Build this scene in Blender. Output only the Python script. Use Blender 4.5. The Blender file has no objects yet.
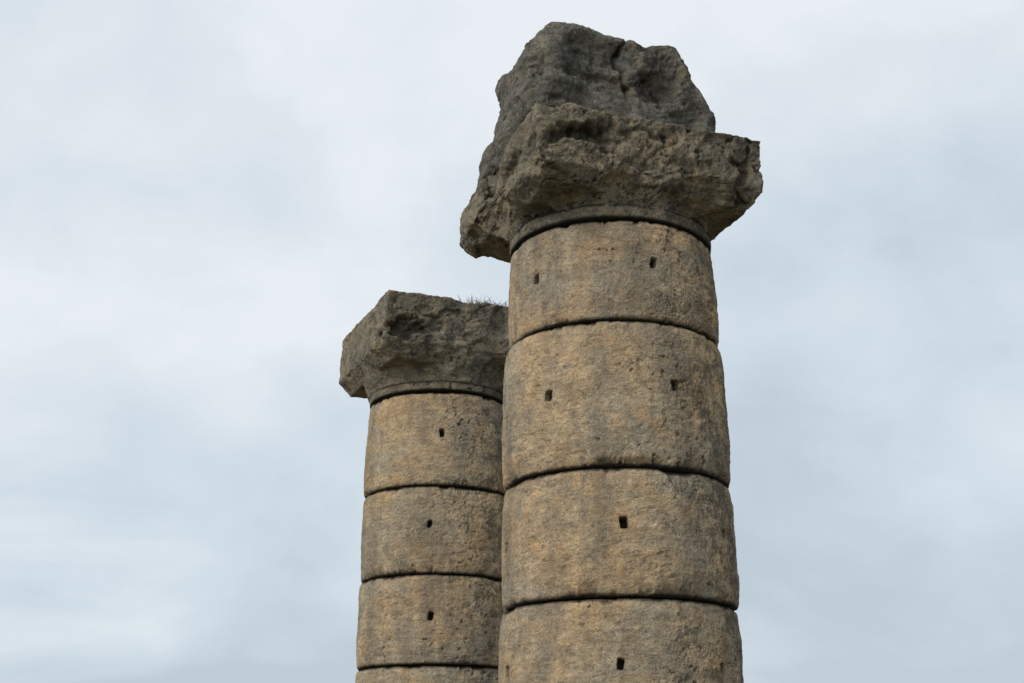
import bpy, math, random
import numpy as np
from mathutils import Vector

rng = np.random.RandomState(7)
random.seed(4)
scene = bpy.context.scene

# ------------------------------------------------------------------ noise
_perm = rng.permutation(256).astype(np.int64)
_perm = np.concatenate([_perm, _perm, _perm])
_g = rng.normal(size=(256, 3)); _g /= np.linalg.norm(_g, axis=1)[:, None]

def perlin(p):
    pi = np.floor(p).astype(np.int64); pf = p - pi
    pi &= 255
    u = pf * pf * pf * (pf * (pf * 6 - 15) + 10)
    def corner(dx, dy, dz):
        idx = _perm[_perm[_perm[(pi[:, 0] + dx) & 255] + ((pi[:, 1] + dy) & 255)] + ((pi[:, 2] + dz) & 255)]
        g = _g[idx]
        return g[:, 0] * (pf[:, 0] - dx) + g[:, 1] * (pf[:, 1] - dy) + g[:, 2] * (pf[:, 2] - dz)
    x00 = corner(0, 0, 0) * (1 - u[:, 0]) + corner(1, 0, 0) * u[:, 0]
    x10 = corner(0, 1, 0) * (1 - u[:, 0]) + corner(1, 1, 0) * u[:, 0]
    x01 = corner(0, 0, 1) * (1 - u[:, 0]) + corner(1, 0, 1) * u[:, 0]
    x11 = corner(0, 1, 1) * (1 - u[:, 0]) + corner(1, 1, 1) * u[:, 0]
    y0 = x00 * (1 - u[:, 1]) + x10 * u[:, 1]
    y1 = x01 * (1 - u[:, 1]) + x11 * u[:, 1]
    return (y0 * (1 - u[:, 2]) + y1 * u[:, 2]) * 1.5

def fbm(p, octv=4, gain=0.5):
    s = np.zeros(len(p)); a = 1.0; q = p.copy()
    for i in range(octv):
        s += a * perlin(q + 17.3 * i); q = q * 2.03; a *= gain
    return s

def ss(a, b, x):
    t = np.clip((x - a) / (b - a), 0, 1); return t * t * (3 - 2 * t)

# ------------------------------------------------------------------ nodes
def N(nt, typ, **kw):
    n = nt.nodes.new(typ)
    for k, v in kw.items():
        if k in n.inputs: n.inputs[k].default_value = v
        else: setattr(n, k, v)
    return n

def ramp(nt, src, p0, p1, c0=(0, 0, 0, 1), c1=(1, 1, 1, 1)):
    r = nt.nodes.new('ShaderNodeValToRGB')
    r.color_ramp.elements[0].position = p0; r.color_ramp.elements[0].color = c0
    r.color_ramp.elements[1].position = p1; r.color_ramp.elements[1].color = c1
    nt.links.new(src, r.inputs[0]); return r.outputs[0]

def mix(nt, fac, a, b, mode='MIX'):
    m = nt.nodes.new('ShaderNodeMix'); m.data_type = 'RGBA'; m.blend_type = mode
    for sock, v in ((m.inputs[0], fac), (m.inputs[6], a), (m.inputs[7], b)):
        if isinstance(v, (int, float)): sock.default_value = v
        elif isinstance(v, tuple): sock.default_value = (*v, 1) if len(v) == 3 else v
        else: nt.links.new(v, sock)
    return m.outputs[2]

def math_(nt, op, a, b=0.0):
    m = nt.nodes.new('ShaderNodeMath'); m.operation = op
    for s, v in ((m.inputs[0], a), (m.inputs[1], b)):
        if isinstance(v, (int, float)): s.default_value = v
        else: nt.links.new(v, s)
    return m.outputs[0]

def stone_material(name, warm, cool, dark_amount, lichen_amount, bump=.6, mott=1.0, speck=1.0):
    m = bpy.data.materials.new(name); m.use_nodes = True
    nt = m.node_tree; nt.nodes.clear(); L = nt.links.new
    out = N(nt, 'ShaderNodeOutputMaterial'); b = N(nt, 'ShaderNodeBsdfPrincipled')
    b.inputs['Roughness'].default_value = 0.92
    b.inputs['Specular IOR Level'].default_value = 0.12
    L(b.outputs[0], out.inputs[0])
    geo = N(nt, 'ShaderNodeNewGeometry'); pos = geo.outputs['Position']
    def noise(scale, detail=6, rough=0.6, dist=0.0, stretch=None, off=0.0):
        mp = N(nt, 'ShaderNodeMapping'); L(pos, mp.inputs[0])
        mp.inputs['Scale'].default_value = stretch or (1, 1, 1)
        mp.inputs['Location'].default_value = (off, off * 1.7, off * .6)
        n = N(nt, 'ShaderNodeTexNoise'); n.inputs['Scale'].default_value = scale
        n.inputs['Detail'].default_value = detail; n.inputs['Roughness'].default_value = rough
        n.inputs['Distortion'].default_value = dist
        L(mp.outputs[0], n.inputs[0]); return n.outputs[0]
    big = ramp(nt, noise(1.1, 4, .6, .4), .38, .62)
    col = mix(nt, big, warm, cool)
    bed = ramp(nt, noise(1.6, 6, .65, .3, (1, 1, 9), 3), .32, .68, (.82, .82, .84, 1), (1.12, 1.10, 1.06, 1))
    col = mix(nt, .75, col, bed, 'MULTIPLY')
    mot = ramp(nt, noise(9, 5, .78, .2, None, 5), .33, .67, (.52, .53, .54, 1), (1.38, 1.35, 1.28, 1))
    col = mix(nt, .8 * mott, col, mot, 'MULTIPLY')
    och = ramp(nt, noise(3.1, 6, .7, .6, None, 9), .50, .66)
    col = mix(nt, math_(nt, 'MULTIPLY', och, .5), col, (warm[0] * 1.12, warm[1] * .92, warm[2] * .68))
    gl = ramp(nt, noise(2.6, 7, .76, .8, None, 13), .55 - .06 * lichen_amount, .66 - .04 * lichen_amount)
    col = mix(nt, math_(nt, 'MULTIPLY', gl, .38 + .32 * lichen_amount), col, (.155, .15, .128))
    # vertical rain streaks
    st = ramp(nt, noise(3.0, 5, .65, .2, (1, 1, .16), 55), .47, .64)
    col = mix(nt, math_(nt, 'MULTIPLY', st, .48), col, (.14, .126, .102))
    # dark algae stains; extra weight on +x faces paints in their shaded side
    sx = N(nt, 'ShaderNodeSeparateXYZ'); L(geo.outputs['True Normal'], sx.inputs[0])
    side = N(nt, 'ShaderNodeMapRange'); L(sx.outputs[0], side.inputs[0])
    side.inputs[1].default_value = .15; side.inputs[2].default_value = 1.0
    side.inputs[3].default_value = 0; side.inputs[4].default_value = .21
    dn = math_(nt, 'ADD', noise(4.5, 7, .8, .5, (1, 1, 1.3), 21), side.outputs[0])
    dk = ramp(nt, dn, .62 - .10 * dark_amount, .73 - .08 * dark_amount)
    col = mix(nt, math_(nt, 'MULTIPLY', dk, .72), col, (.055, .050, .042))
    sp = ramp(nt, noise(46, 3, .7, 0, None, 2), .59, .66)
    col = mix(nt, math_(nt, 'MULTIPLY', sp, .58 * speck), col, (.06, .055, .046))
    pl = ramp(nt, noise(26, 4, .7, 0, None, 31), .60, .68)
    col = mix(nt, math_(nt, 'MULTIPLY', pl, .42 * speck), col, (.50, .47, .39))
    ru = ramp(nt, noise(15, 4, .75, 0, None, 41), .65, .70)
    col = mix(nt, math_(nt, 'MULTIPLY', ru, .55), col, (.32, .16, .07))
    grain = ramp(nt, noise(120, 2, .6), .3, .7, (.66, .66, .66, 1), (1.32, 1.32, 1.32, 1))
    col = mix(nt, 1.0, col, grain, 'MULTIPLY')
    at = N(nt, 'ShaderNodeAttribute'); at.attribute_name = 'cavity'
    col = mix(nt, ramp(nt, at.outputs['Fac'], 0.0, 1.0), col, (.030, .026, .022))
    L(col, b.inputs['Base Color'])
    h = math_(nt, 'ADD', noise(52, 4, .8), noise(15, 4, .72, .2, (1, 1, 1.7), 4))
    bp = N(nt, 'ShaderNodeBump'); bp.inputs['Strength'].default_value = bump
    bp.inputs['Distance'].default_value = .030
    L(h, bp.inputs['Height']); L(bp.outputs[0], b.inputs['Normal'])
    return m

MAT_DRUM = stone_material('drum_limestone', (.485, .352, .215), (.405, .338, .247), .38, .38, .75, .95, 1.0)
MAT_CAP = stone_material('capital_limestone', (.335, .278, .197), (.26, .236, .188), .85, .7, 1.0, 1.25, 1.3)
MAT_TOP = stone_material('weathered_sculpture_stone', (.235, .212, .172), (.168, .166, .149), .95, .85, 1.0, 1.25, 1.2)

# ------------------------------------------------------------------ mesh helpers
def grid_mesh(name, co, nz, nphi, mat, cavity):
    """closed ring grid, nz rows x nphi columns"""
    i = np.arange(nz - 1)[:, None] * nphi; j = np.arange(nphi)[None, :]; j2 = (j + 1) % nphi
    quads = np.stack([i + j, i + j2, i + nphi + j2, i + nphi + j], -1).reshape(-1, 4)
    me = bpy.data.meshes.new(name)
    me.vertices.add(len(co)); me.vertices.foreach_set('co', co.astype(np.float32).ravel())
    me.loops.add(quads.size); me.loops.foreach_set('vertex_index', quads.ravel().astype(np.int32))
    me.polygons.add(len(quads)); me.polygons.foreach_set('loop_start', np.arange(0, quads.size, 4, dtype=np.int32))
    me.update(calc_edges=True)
    me.shade_smooth()
    a = me.attributes.new('cavity', 'FLOAT', 'POINT'); a.data.foreach_set('value', cavity.astype(np.float32))
    me.materials.append(mat)
    ob = bpy.data.objects.new(name, me); scene.collection.objects.link(ob); return ob

def drum(name, parent, z0, z1, r0, r1, bulge, holes, mat, nphi=1100, dz=.008, seed=0.0, chip=1.0, face=0.0):
    """weathered column drum; holes = [(angle from the approach side deg, height fraction)]"""
    H = z1 - z0
    nz = max(12, int(H / dz))
    G = .009
    zz = np.linspace(z0 + G, z1 - G, nz)
    phi = np.arange(nphi) / nphi * 2 * math.pi
    Z, P = np.meshgrid(zz, phi, indexing='ij'); Z = Z.ravel(); P = P.ravel()
    t = (Z - z0) / H
    R = r0 + (r1 - r0) * t + bulge * (1 - np.abs(2 * t - 1) ** 3)
    X = R * np.sin(P); Y = -R * np.cos(P)     # angle 0 = facing -Y
    base = np.stack([X, Y, Z], 1); p = base + seed
    d = .022 * fbm(p * .9, 3)
    d += .0036 * fbm(p * np.array([1.6, 1.6, 10.0]), 4, .65)
    med = fbm(p * 6, 4, .6); d += .0050 * med
    fine = fbm(p * 26, 3, .65); d += .0036 * fine
    dens = ss(-.2, .45, fbm(p * 1.3 + 33, 2) + .40 * np.sin(P))          # pits come in patches
    pit = ss(.42, .80, fbm(p * np.array([14, 14, 18.]) + 50, 3)) * dens; d -= .015 * pit
    fl = fbm(p * np.array([1.6, 1.6, 3.]) + 90, 5, .6); fls = ss(.42, .50, fl); d -= .006 * fls
    ck = np.abs(fbm(p * np.array([.7, .7, 2.6]) + 31, 5, .55))
    ckm = ss(.25, .5, fbm(p * 1.1 + 77, 2)); crack = (1 - ss(.0, .010, ck)) * ckm; d -= .010 * crack
    e_top = z1 - Z; e_bot = Z - z0
    cn = fbm(np.stack([X, Y, Z * .3], 1) * 2.6 + 11 + seed, 5, .65)
    cn2 = fbm(np.stack([X, Y, Z * .8], 1) * 7 + 41 + seed, 3, .6)
    w = .050 + (.18 * np.clip(cn - .05, 0, 1) ** 1.3 + .09 * np.clip(cn2 - .15, 0, 1)) * chip + .014 * fine + .014 * med
    w = np.clip(w, .018, .2) * (chip * .7 + .3)
    for e in (e_top, e_bot):
        q = np.clip((w - e) / w, 0, 1)
        cut = np.minimum(w, .12) * (1 - np.sqrt(1 - q * q * .98)); d -= cut
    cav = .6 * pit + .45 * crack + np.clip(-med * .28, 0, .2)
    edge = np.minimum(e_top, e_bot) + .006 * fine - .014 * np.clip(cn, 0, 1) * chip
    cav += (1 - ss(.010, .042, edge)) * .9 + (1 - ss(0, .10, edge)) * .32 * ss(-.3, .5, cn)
    for (a, f) in holes:
        a = math.radians(a) + face; zc = z0 + f * H
        da = (P - a + math.pi) % (2 * math.pi) - math.pi
        s = da * R; v = Z - zc
        hw, hh = .030 + random.uniform(-.005, .004), .042 + random.uniform(-.007, .005)
        sk = random.uniform(-.25, .25)
        inside = np.maximum(np.abs(s + sk * v) / hw, np.abs(v) / hh) + .12 * fine
        inside = .75 * inside + .25 * np.hypot(s / hw, v / hh)
        hm = 1 - ss(.92, 1.15, inside)
        d = d * (1 - hm) - .12 * hm
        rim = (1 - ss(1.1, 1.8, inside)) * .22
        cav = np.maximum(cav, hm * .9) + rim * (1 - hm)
    Rn = R + d
    co = np.stack([Rn * np.sin(P), -Rn * np.cos(P), Z], 1)
    def capring(zv, rr):
        return np.stack([rr * np.sin(phi), -rr * np.cos(phi), np.full(nphi, zv)], 1)
    co = np.concatenate([capring(z0 + G, .5), co, capring(z1 - G, .5)])
    cav = np.concatenate([np.full(nphi, .8), np.clip(cav, 0, .95), np.full(nphi, .8)])
    ob = grid_mesh(name, co, nz + 2, nphi, mat, cav)
    ob.parent = parent; return ob

def ring_solid(name, parent, prof, nphi, mat):
    phi = np.arange(nphi) / nphi * 2 * math.pi
    rows = [np.stack([r * np.sin(phi), -r * np.cos(phi), np.full(nphi, z)], 1) for r, z in prof]
    co = np.concatenate(rows)
    ob = grid_mesh(name, co, len(prof), nphi, mat, np.full(len(co), .8)); ob.parent = parent; return ob

def hexa(u0, u1, v0, v1, z0, U0, U1, V0, V1, z1, z1r=None):
    zr = z1 if z1r is None else z1r
    return [(u0, v0, z0), (u1, v0, z0), (u1, v1, z0), (u0, v1, z0), (U0, V0, z1), (U1, V0, zr), (U1, V1, zr), (U0, V1, z1)]

def rock(name, parent, hexes, frusta, theta, voxel, smooth_it, mat, amps, dents=(), cracks=(), seed=0.0, chips=(60, .15, .45, .012, .05), pits=1.0):
    """union of rough-hewn blocks -> voxel solid -> softened -> chipped by flat fractures -> eroded (block frame u,v)."""
    V = []; F = []
    for hx in hexes:
        o = len(V); V += hx
        F += [tuple(o + k for k in f) for f in ((3, 2, 1, 0), (4, 5, 6, 7), (0, 1, 5, 4), (1, 2, 6, 5), (2, 3, 7, 6), (3, 0, 4, 7))]
    for (prof, n) in frusta:
        o = len(V)
        for r, z in prof:
            for k in range(n):
                a = 2 * math.pi * k / n; V.append((r * math.cos(a), r * math.sin(a), z))
        for i in range(len(prof) - 1):
            for k in range(n):
                k2 = (k + 1) % n
                F.append((o + i * n + k, o + i * n + k2, o + (i + 1) * n + k2, o + (i + 1) * n + k))
        F.append(tuple(o + k for k in reversed(range(n)))); F.append(tuple(o + (len(prof) - 1) * n + k for k in range(n)))
    me = bpy.data.meshes.new(name + '_rough'); me.from_pydata(V, [], F); me.update()
    tmp = bpy.data.objects.new(name + '_rough', me); scene.collection.objects.link(tmp)
    r = tmp.modifiers.new('r', 'REMESH'); r.mode = 'VOXEL'; r.voxel_size = voxel
    s = tmp.modifiers.new('s', 'SMOOTH'); s.factor = .5; s.iterations = smooth_it
    dg = bpy.context.evaluated_depsgraph_get()
    m2 = bpy.data.meshes.new_from_object(tmp.evaluated_get(dg))
    bpy.data.objects.remove(tmp); m2.name = name
    n = len(m2.vertices)
    def getn():
        a = np.empty(n * 3, np.float32); m2.vertex_normals.foreach_get('vector', a); return a.reshape(-1, 3).astype(float)
    co = np.empty(n * 3, np.float32); m2.vertices.foreach_get('co', co); co = co.reshape(-1, 3).astype(float)
    no = getn()
    p = co + seed
    co = co + no * (amps[0] * fbm(p * 1.7, 2))[:, None]
    r_ = np.random.RandomState(int(seed * 10) + 1)
    nc, ra, rb, da, db = chips
    for k in range(nc):
        i = r_.randint(n); nn = no[i] + r_.normal(size=3) * .28; nn /= np.linalg.norm(nn)
        rad = ra + (rb - ra) * r_.rand() ** 2; dep = da + (db - da) * r_.rand() ** 2
        dv = co - co[i]; ex = dv @ nn + dep
        m = (1 - ss(rad * .7, rad, np.linalg.norm(dv, axis=1))) * (no @ nn > .1)
        co -= nn[None, :] * (np.clip(ex, 0, dep * 3) * m * .85)[:, None]
    m2.vertices.foreach_set('co', co.astype(np.float32).ravel()); m2.update(); no = getn()
    A, B, C = amps
    p = co + seed
    warp = np.stack([perlin(p * 1.4 + 3), perlin(p * 1.4 + 13), perlin(p * 1.4 + 23)], 1) * .3
    q = p + warp
    rid = 1 - np.abs(fbm(q * np.array([1.5, 1.5, 2.6]) + 40, 3, .5)) * 5
    rm = ss(.0, .5, fbm(p * 1.2 + 70, 2)); rid = np.clip(rid, 0, 1) * rm
    d = -B * rid ** 2
    bed = fbm(q * np.array([1.6, 1.6, 6.]) + 60, 4, .6); d += B * .45 * bed
    med = fbm(p * 5, 5, .6); d += C * med
    fine = fbm(p * 24, 3, .7); d += C * .48 * fine
    pit = ss(.34, .70, fbm(p * 12 + 5, 4, .6)) * ss(-.15, .4, fbm(p * 1.7 + 9, 2)) * pits; d -= C * 1.7 * pit
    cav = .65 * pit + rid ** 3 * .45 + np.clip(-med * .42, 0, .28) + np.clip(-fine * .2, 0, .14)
    wv = np.stack([fbm(p * 4 + 101, 3), fbm(p * 4 + 131, 3), fbm(p * 4 + 161, 3)], 1) * .11
    for (c, rad, dep, darken) in dents:
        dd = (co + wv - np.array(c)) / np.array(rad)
        g = ss(.15, .75, np.exp(-(dd ** 2).sum(1) * (1 + .5 * med))) ; d -= dep * g; cav += darken * g  # each dent is carved inward and its hollow coloured darker
    co2 = co + no * d[:, None]
    for fn in cracks:
        g = fn(co + .5 * wv); co2 -= no * (.045 * g)[:, None]; cav += .7 * g
    c, s_ = math.cos(theta), math.sin(theta)
    co3 = np.stack([co2[:, 0] * c - co2[:, 1] * s_, co2[:, 0] * s_ + co2[:, 1] * c, co2[:, 2]], 1)
    m2.vertices.foreach_set('co', co3.astype(np.float32).ravel())
    a = m2.attributes.new('cavity', 'FLOAT', 'POINT'); a.data.foreach_set('value', np.clip(cav, 0, .92).astype(np.float32))
    m2.materials.clear(); m2.materials.append(mat); m2.update(); m2.shade_smooth()
    ob = bpy.data.objects.new(name, m2); scene.collection.objects.link(ob); ob.parent = parent; return ob

# ------------------------------------------------------------------ nearer column (with sculpture remains)
EYE = 1.6
colA = bpy.data.objects.new('ancient_stone_column', None); scene.collection.objects.link(colA)
colA.location = (.942, 12.0, 0)
FA = -.078
hA = [(0.25, .80, 1.065, 1.06, .008, [(5, .5)], .02), (.80, 1.95, 1.06, 1.05, .008, [(-20, .5), (60, .5)], .02)]
k = 1
for z0, z1, r0, r1, bu, ho, dz in hA:
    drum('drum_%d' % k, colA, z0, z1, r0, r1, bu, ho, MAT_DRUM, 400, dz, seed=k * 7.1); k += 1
for z0, z1, r0, r1, bu, ho in [
    (1.95, 3.10, 1.036, 1.022, .024, [(0, .54), (53, .54), (-64, .53), (120, .5)]),
    (3.10, 4.18, 1.026, 1.008, .024, [(3, .56), (61, .55), (-70, .48), (150, .5)]),
    (4.18, 5.49, 1.008, .980, .036, [(-33, .51), (31, .56), (110, .5)]),
    (5.49, 6.457, .966, .944, .016, [(-44, .52), (23, .57), (140, .5)])]:
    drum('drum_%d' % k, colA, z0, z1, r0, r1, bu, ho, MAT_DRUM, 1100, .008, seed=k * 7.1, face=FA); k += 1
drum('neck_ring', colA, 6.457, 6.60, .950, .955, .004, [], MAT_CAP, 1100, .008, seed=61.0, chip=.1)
ring_solid('inner_core', colA, [(.01, .2), (.86, .2), (.82, 6.7), (.01, 6.7)], 64, MAT_DRUM)

thA = math.radians(17.6)
E = EYE
rock('capital', colA,
     [hexa(-1.13, 1.11, -1.10, 1.08, 5.24 + E, -1.12, 1.08, -1.13, 1.1, 5.79 + E, 5.725 + E),
      hexa(-.98, .98, -.97, .98, 5.08 + E, -1.13, 1.11, -1.10, 1.08, 5.25 + E),
      hexa(-1.05, -.6, .40, 1.0, 5.08 + E, -1.21, -.7, .42, 1.12, 5.28 + E),
      hexa(-1.21, -.7, .42, 1.12, 5.27 + E, -1.18, -.7, .4, 1.1, 5.66 + E)],
     [([(.955, 4.96 + E), (.985, 5.03 + E), (1.07, 5.14 + E), (1.12, 5.34 + E)], 96)],
     thA, .012, 5, MAT_CAP, (.02, .024, .013),
     dents=[((-.66, -1.15, 5.50 + E), (.34, .25, .10), .12, .55), ((-.30, -1.12, 5.60 + E), (.34, .2, .05), .04, .25),
            ((.88, -1.1, 5.38 + E), (.08, .25, .28), .09, .4), ((.3, -1.1, 5.3 + E), (.5, .2, .12), .03, .1),
            ((-1.15, -.3, 5.5 + E), (.2, .3, .12), .06, .25)], seed=5.0, chips=(70, .15, .45, .01, .05), pits=1.0)
rock('lion_sculpture_remains', colA,
     [hexa(-.90, .1, -.66, .75, 5.66 + E, -.84, .1, -.62, .66, 6.98 + E),
      hexa(-1.00, .0, -.50, .78, 6.0 + E, -.99, -.04, -.42, .66, 6.88 + E),
      hexa(.0, .96, -.64, .7, 5.66 + E, .0, .52, -.58, .5, 6.94 + E),
      hexa(.1, .96, -.62, .6, 5.7 + E, .1, .78, -.60, .5, 6.56 + E),
      hexa(-1.09, -.5, -.1, .92, 5.66 + E, -1.05, -.5, .05, .80, 6.20 + E)],
     [], thA, .014, 190, MAT_TOP, (.10, .03, .012),
     dents=[((.30, -.62, 6.50 + E), (.26, .35, .32), .12, .45), ((-.35, -.62, 6.42 + E), (.4, .3, .07), .04, .15)],
     cracks=[lambda c: .95 * np.exp(-((c[:, 0] + .08 - .04 * np.sin(c[:, 2] * 9)) / .018) ** 2) * (c[:, 1] < -.2) * ss(6.2 + E, 6.4 + E, c[:, 2])],
     seed=15.0, chips=(30, .2, .5, .01, .05), pits=.8)
rock('plinth', colA, [hexa(-1.3, 1.3, -1.3, 1.3, -.2, -1.3, 1.3, -1.3, 1.3, .25)], [], thA, .03, 2, MAT_DRUM, (.02, .02, .01), seed=25.0)

# ------------------------------------------------------------------ farther column
colB = bpy.data.objects.new('ancient_stone_column', None); scene.collection.objects.link(colB)
colB.location = (-.958, 17.3, 0)
k = 1
for z0, z1, r0, r1, bu, ho, nphi, dz in [
    (.25, .95, 1.03, 1.02, .008, [(10, .5)], 400, .02),
    (.95, 1.95, 1.02, 1.01, .008, [(-30, .5)], 400, .02),
    (1.95, 3.036, .985, .976, .020, [(2, .55), (60, .55)], 900, .010),
    (3.036, 4.11, .975, .963, .020, [(-4, .53), (62, .5), (-120, .5)], 900, .010),
    (4.11, 5.20, .960, .946, .020, [(-6, .56), (56, .52), (150, .5)], 900, .010),
    (5.20, 6.425, .942, .920, .016, [(2, .55), (70, .5)], 900, .010)]:
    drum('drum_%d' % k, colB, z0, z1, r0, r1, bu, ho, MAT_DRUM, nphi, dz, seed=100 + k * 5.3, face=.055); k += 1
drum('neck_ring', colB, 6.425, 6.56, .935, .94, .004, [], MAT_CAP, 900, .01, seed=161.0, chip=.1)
ring_solid('inner_core', colB, [(.01, .2), (.84, .2), (.8, 6.7), (.01, 6.7)], 64, MAT_DRUM)
thB = math.radians(22)
rock('capital', colB,
     [hexa(-1.12, 1.10, -1.08, 1.08, 5.36 + E, -1.09, 1.10, -1.11, 1.08, 6.0 + E),
      hexa(-.97, .97, -.96, .97, 5.16 + E, -1.12, 1.10, -1.08, 1.08, 5.37 + E)],
     [([(.945, 4.94 + E), (.965, 5.02 + E), (1.04, 5.18 + E), (1.1, 5.4 + E)], 96)],
     thB, .014, 3, MAT_CAP, (.02, .022, .0105),
     dents=[((-.88, -1.10, 5.55 + E), (.30, .3, .10), .13, .6), ((-.3, -1.1, 5.75 + E), (.5, .2, .03), .03, .2)], seed=35.0,
     chips=(50, .12, .4, .01, .04), pits=.9)
rock('plinth', colB, [hexa(-1.3, 1.3, -1.3, 1.3, -.2, -1.3, 1.3, -1.3, 1.3, .25)], [], thB, .03, 2, MAT_DRUM, (.02, .02, .01), seed=45.0)

# ------------------------------------------------------------------ blades helper (dry grass)
def grass_mat(name, c1, c2):
    m = bpy.data.materials.new(name); m.use_nodes = True; nt = m.node_tree
    b = nt.nodes['Principled BSDF']; b.inputs['Roughness'].default_value = .8
    g = N(nt, 'ShaderNodeNewGeometry'); n = N(nt, 'ShaderNodeTexNoise'); n.inputs['Scale'].default_value = 3
    nt.links.new(g.outputs['Position'], n.inputs[0])
    nt.links.new(ramp(nt, n.outputs[0], .35, .65, (*c1, 1), (*c2, 1)), b.inputs['Base Color']); return m
def blades(name, pts, mat, lmin, lmax, wid, lay=.5):
    V = []; F = []
    for (x, y, z) in pts:
        a = random.uniform(0, 6.283); l = random.uniform(lmin, lmax); t = random.uniform(0, 1) * lay + .1
        dx, dy = math.cos(a), math.sin(a); px, py = -dy * wid, dx * wid
        n = 4
        for i in range(n + 1):
            s = i / n; bend = t * (s + s * s) * .6
            cx = x + dx * l * math.sin(bend) * s; cy = y + dy * l * math.sin(bend) * s; cz = z + l * s * math.cos(bend)
            ww = (1 - s * .85)
            V.append((cx - px * ww, cy - py * ww, cz)); V.append((cx + px * ww, cy + py * ww, cz))
            if i: o = len(V) - 4; F.append((o, o + 1, o + 3, o + 2))
    me = bpy.data.meshes.new(name); me.from_pydata(V, [], F); me.materials.append(mat); me.update()
    ob = bpy.data.objects.new(name, me); scene.collection.objects.link(ob); return ob
MG = grass_mat('dry_grass_straw', (.16, .14, .07), (.30, .25, .13))
c, s = math.cos(thB), math.sin(thB); pts = []
for i in range(300):
    u = random.gauss(.26, .2); v = random.uniform(-1.05, -.7)
    pts.append((u * c - v * s, u * s + v * c, 5.97 + E))
t = blades('dry_twigs', pts, grass_mat('twig_straw', (.13, .12, .09), (.25, .22, .15)), .08, .22, .006, 1.9); t.parent = colB

# ------------------------------------------------------------------ ground
def gh(x, y):
    p = np.stack([x, y, np.zeros_like(x)], 1)
    r = np.hypot(x - 0, y - 14)
    return .06 * fbm(p * .35, 3) + ss(30, 300, r) * 3.0 * fbm(p * .012 + 5, 3) - .02 - ss(40, 400, r) * 4
rr = np.concatenate([[.5], np.geomspace(1, 4000, 150)]); na = 240
ph = np.arange(na) / na * 2 * math.pi
Rg, Pg = np.meshgrid(rr, ph, indexing='ij'); gx = (Rg * np.cos(Pg)).ravel(); gy = (Rg * np.sin(Pg)).ravel() + 12
co = np.stack([gx, gy, gh(gx, gy)], 1)
mg = bpy.data.materials.new('dry_steppe_ground'); mg.use_nodes = True; nt = mg.node_tree
b = nt.nodes['Principled BSDF']; b.inputs['Roughness'].default_value = .95
g = N(nt, 'ShaderNodeNewGeometry')
n1 = N(nt, 'ShaderNodeTexNoise'); n1.inputs['Scale'].default_value = .25; n1.inputs['Detail'].default_value = 10
n2 = N(nt, 'ShaderNodeTexNoise'); n2.inputs['Scale'].default_value = 12; n2.inputs['Detail'].default_value = 8
nt.links.new(g.outputs['Position'], n1.inputs[0]); nt.links.new(g.outputs['Position'], n2.inputs[0])
cg = mix(nt, ramp(nt, n1.outputs[0], .4, .6), (.17, .135, .085), (.10, .098, .055))
cg = mix(nt, .8, cg, ramp(nt, n2.outputs[0], .3, .7, (.6, .6, .6, 1), (1.3, 1.3, 1.3, 1)), 'MULTIPLY')
nt.links.new(cg, b.inputs['Base Color'])
bp = N(nt, 'ShaderNodeBump'); bp.inputs['Distance'].default_value = .05; nt.links.new(n2.outputs[0], bp.inputs['Height']); nt.links.new(bp.outputs[0], b.inputs['Normal'])
ground = grid_mesh('ground', co, len(rr), na, mg, np.zeros(len(co)))
ground.data.flip_normals()
gp = np.stack([rng.uniform(-12, 12, 9000), rng.uniform(2, 26, 9000)], 1)
keep = (np.hypot(gp[:, 0] - .94, gp[:, 1] - 12) > 1.7) & (np.hypot(gp[:, 0] + .96, gp[:, 1] - 17.3) > 1.7)
gp = gp[keep]; gz = gh(gp[:, 0], gp[:, 1])
blades('dry_grass', [(a[0], a[1], z - .03) for a, z in zip(gp, gz)], MG, .08, .28, .004, .8)

# ------------------------------------------------------------------ sky (overcast) and sun
w = bpy.data.worlds.new('World'); scene.world = w; w.use_nodes = True; nt = w.node_tree; nt.nodes.clear(); L = nt.links.new
SUN_EL, SUN_AZ = 38, 230   # azimuth clockwise from +Y: behind the viewer, to the left
sky = N(nt, 'ShaderNodeTexSky'); sky.sky_type = 'NISHITA'; sky.sun_disc = False
sky.sun_elevation = math.radians(SUN_EL); sky.sun_rotation = math.radians(SUN_AZ)
bg1 = N(nt, 'ShaderNodeBackground'); bg1.inputs[1].default_value = .12; L(sky.outputs[0], bg1.inputs[0])
tc = N(nt, 'ShaderNodeTexCoord')
mp = N(nt, 'ShaderNodeMapping'); mp.inputs['Scale'].default_value = (1, 1, 1.6); mp.inputs['Location'].default_value = (.35, 0, .2); L(tc.outputs['Generated'], mp.inputs[0])
c1 = N(nt, 'ShaderNodeTexNoise'); c1.inputs['Scale'].default_value = 2.4; c1.inputs['Detail'].default_value = 7; c1.inputs['Roughness'].default_value = .47; c1.inputs['Distortion'].default_value = .35
L(mp.outputs[0], c1.inputs[0])
c2 = N(nt, 'ShaderNodeTexNoise'); c2.inputs['Scale'].default_value = 8; c2.inputs['Detail'].default_value = 8; c2.inputs['Roughness'].default_value = .55; c2.inputs['Distortion'].default_value = .3
L(mp.outputs[0], c2.inputs[0])
sx = N(nt, 'ShaderNodeSeparateXYZ'); L(tc.outputs['Generated'], sx.inputs[0])
el = N(nt, 'ShaderNodeMapRange'); L(sx.outputs[2], el.inputs[0]); el.inputs[1].default_value = .05; el.inputs[2].default_value = .55; el.inputs[3].default_value = -.075; el.inputs[4].default_value = .135
v = math_(nt, 'ADD', math_(nt, 'ADD', math_(nt, 'MULTIPLY', c1.outputs[0], .77), math_(nt, 'MULTIPLY', c2.outputs[0], .23)), el.outputs[0])
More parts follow.
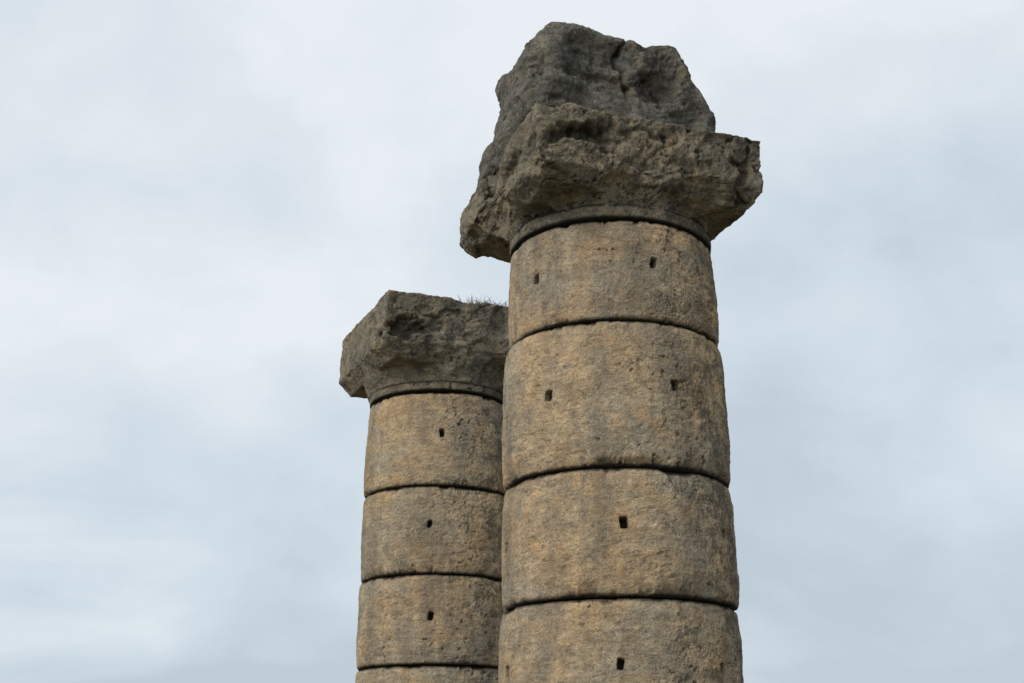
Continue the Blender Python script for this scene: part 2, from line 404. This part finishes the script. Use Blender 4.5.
# soft brighter break low over the horizon with a flat bar of stratus beneath
mb = N(nt, 'ShaderNodeMapping'); mb.inputs['Scale'].default_value = (2, 2, 12); mb.inputs['Location'].default_value = (0, 0, .35); L(tc.outputs['Generated'], mb.inputs[0])
c3 = N(nt, 'ShaderNodeTexNoise'); c3.inputs['Scale'].default_value = 1.6; c3.inputs['Detail'].default_value = 5; c3.inputs['Distortion'].default_value = .6; L(mb.outputs[0], c3.inputs[0])
brk = N(nt, 'ShaderNodeVectorMath'); brk.operation = 'DOT_PRODUCT'; L(tc.outputs['Generated'], brk.inputs[0])
brk.inputs[1].default_value = Vector((-.34, .93, .115)).normalized()
bm = N(nt, 'ShaderNodeMapRange'); bm.interpolation_type = 'SMOOTHSTEP'; L(brk.outputs['Value'], bm.inputs[0])
bm.inputs[1].default_value = .986; bm.inputs[2].default_value = .9995; bm.inputs[3].default_value = 0; bm.inputs[4].default_value = 1.0
bar = N(nt, 'ShaderNodeMapRange'); L(c3.outputs[0], bar.inputs[0]); bar.inputs[1].default_value = .35; bar.inputs[2].default_value = .65; bar.inputs[3].default_value = .05; bar.inputs[4].default_value = .16
v = math_(nt, 'ADD', v, math_(nt, 'MULTIPLY', bm.outputs[0], bar.outputs[0]))
lowb = N(nt, 'ShaderNodeMapRange'); lowb.interpolation_type = 'SMOOTHSTEP'; L(math_(nt, 'ADD', sx.outputs[2], math_(nt, 'MULTIPLY', c3.outputs[0], .05)), lowb.inputs[0])
lowb.inputs[1].default_value = .092; lowb.inputs[2].default_value = .118; lowb.inputs[3].default_value = -.10; lowb.inputs[4].default_value = 0
v = math_(nt, 'ADD', v, lowb.outputs[0])
cr = nt.nodes.new('ShaderNodeValToRGB'); e = cr.color_ramp.elements
e[0].position = .36; e[0].color = (.53, .61, .69, 1); e[1].position = .66; e[1].color = (.85, .895, .935, 1)
m = e.new(.50); m.color = (.67, .75, .82, 1)
L(v, cr.inputs[0])
az, elv = math.radians(SUN_AZ), math.radians(SUN_EL)
dirv = Vector((math.sin(az) * math.cos(elv), math.cos(az) * math.cos(elv), math.sin(elv)))
# cloud deck is thinner and brighter towards the hidden sun, thicker away from it
dot = N(nt, 'ShaderNodeVectorMath'); dot.operation = 'DOT_PRODUCT'; L(tc.outputs['Generated'], dot.inputs[0]); dot.inputs[1].default_value = dirv
gl = N(nt, 'ShaderNodeMapRange'); gl.interpolation_type = 'SMOOTHSTEP'; L(dot.outputs['Value'], gl.inputs[0])
gl.inputs[1].default_value = .3; gl.inputs[2].default_value = 1.0; gl.inputs[3].default_value = 1.0; gl.inputs[4].default_value = 2.0
bg2 = N(nt, 'ShaderNodeBackground'); L(gl.outputs[0], bg2.inputs[1]); L(cr.outputs[0], bg2.inputs[0])
mx = N(nt, 'ShaderNodeMixShader'); mx.inputs[0].default_value = .94
L(bg1.outputs[0], mx.inputs[1]); L(bg2.outputs[0], mx.inputs[2])
wo = N(nt, 'ShaderNodeOutputWorld'); L(mx.outputs[0], wo.inputs[0])

sl = bpy.data.lights.new('sun', 'SUN'); sl.energy = 1.5; sl.angle = math.radians(10); sl.color = (1, .93, .82)
so = bpy.data.objects.new('sun', sl); scene.collection.objects.link(so)
so.rotation_euler = dirv.to_track_quat('Z', 'Y').to_euler(); so.location = dirv * 50

# ------------------------------------------------------------------ camera
cam = bpy.data.cameras.new('camera'); cam.lens = 1350 / 1024 * 36; cam.sensor_width = 36; cam.clip_end = 10000
co_ = bpy.data.objects.new('camera', cam); scene.collection.objects.link(co_)
co_.location = (0, 0, EYE); co_.rotation_euler = (math.radians(90 + 18.5), 0, 0)
scene.camera = co_
scene.view_settings.view_transform = 'Standard'; scene.view_settings.look = 'None'; scene.view_settings.exposure = 0
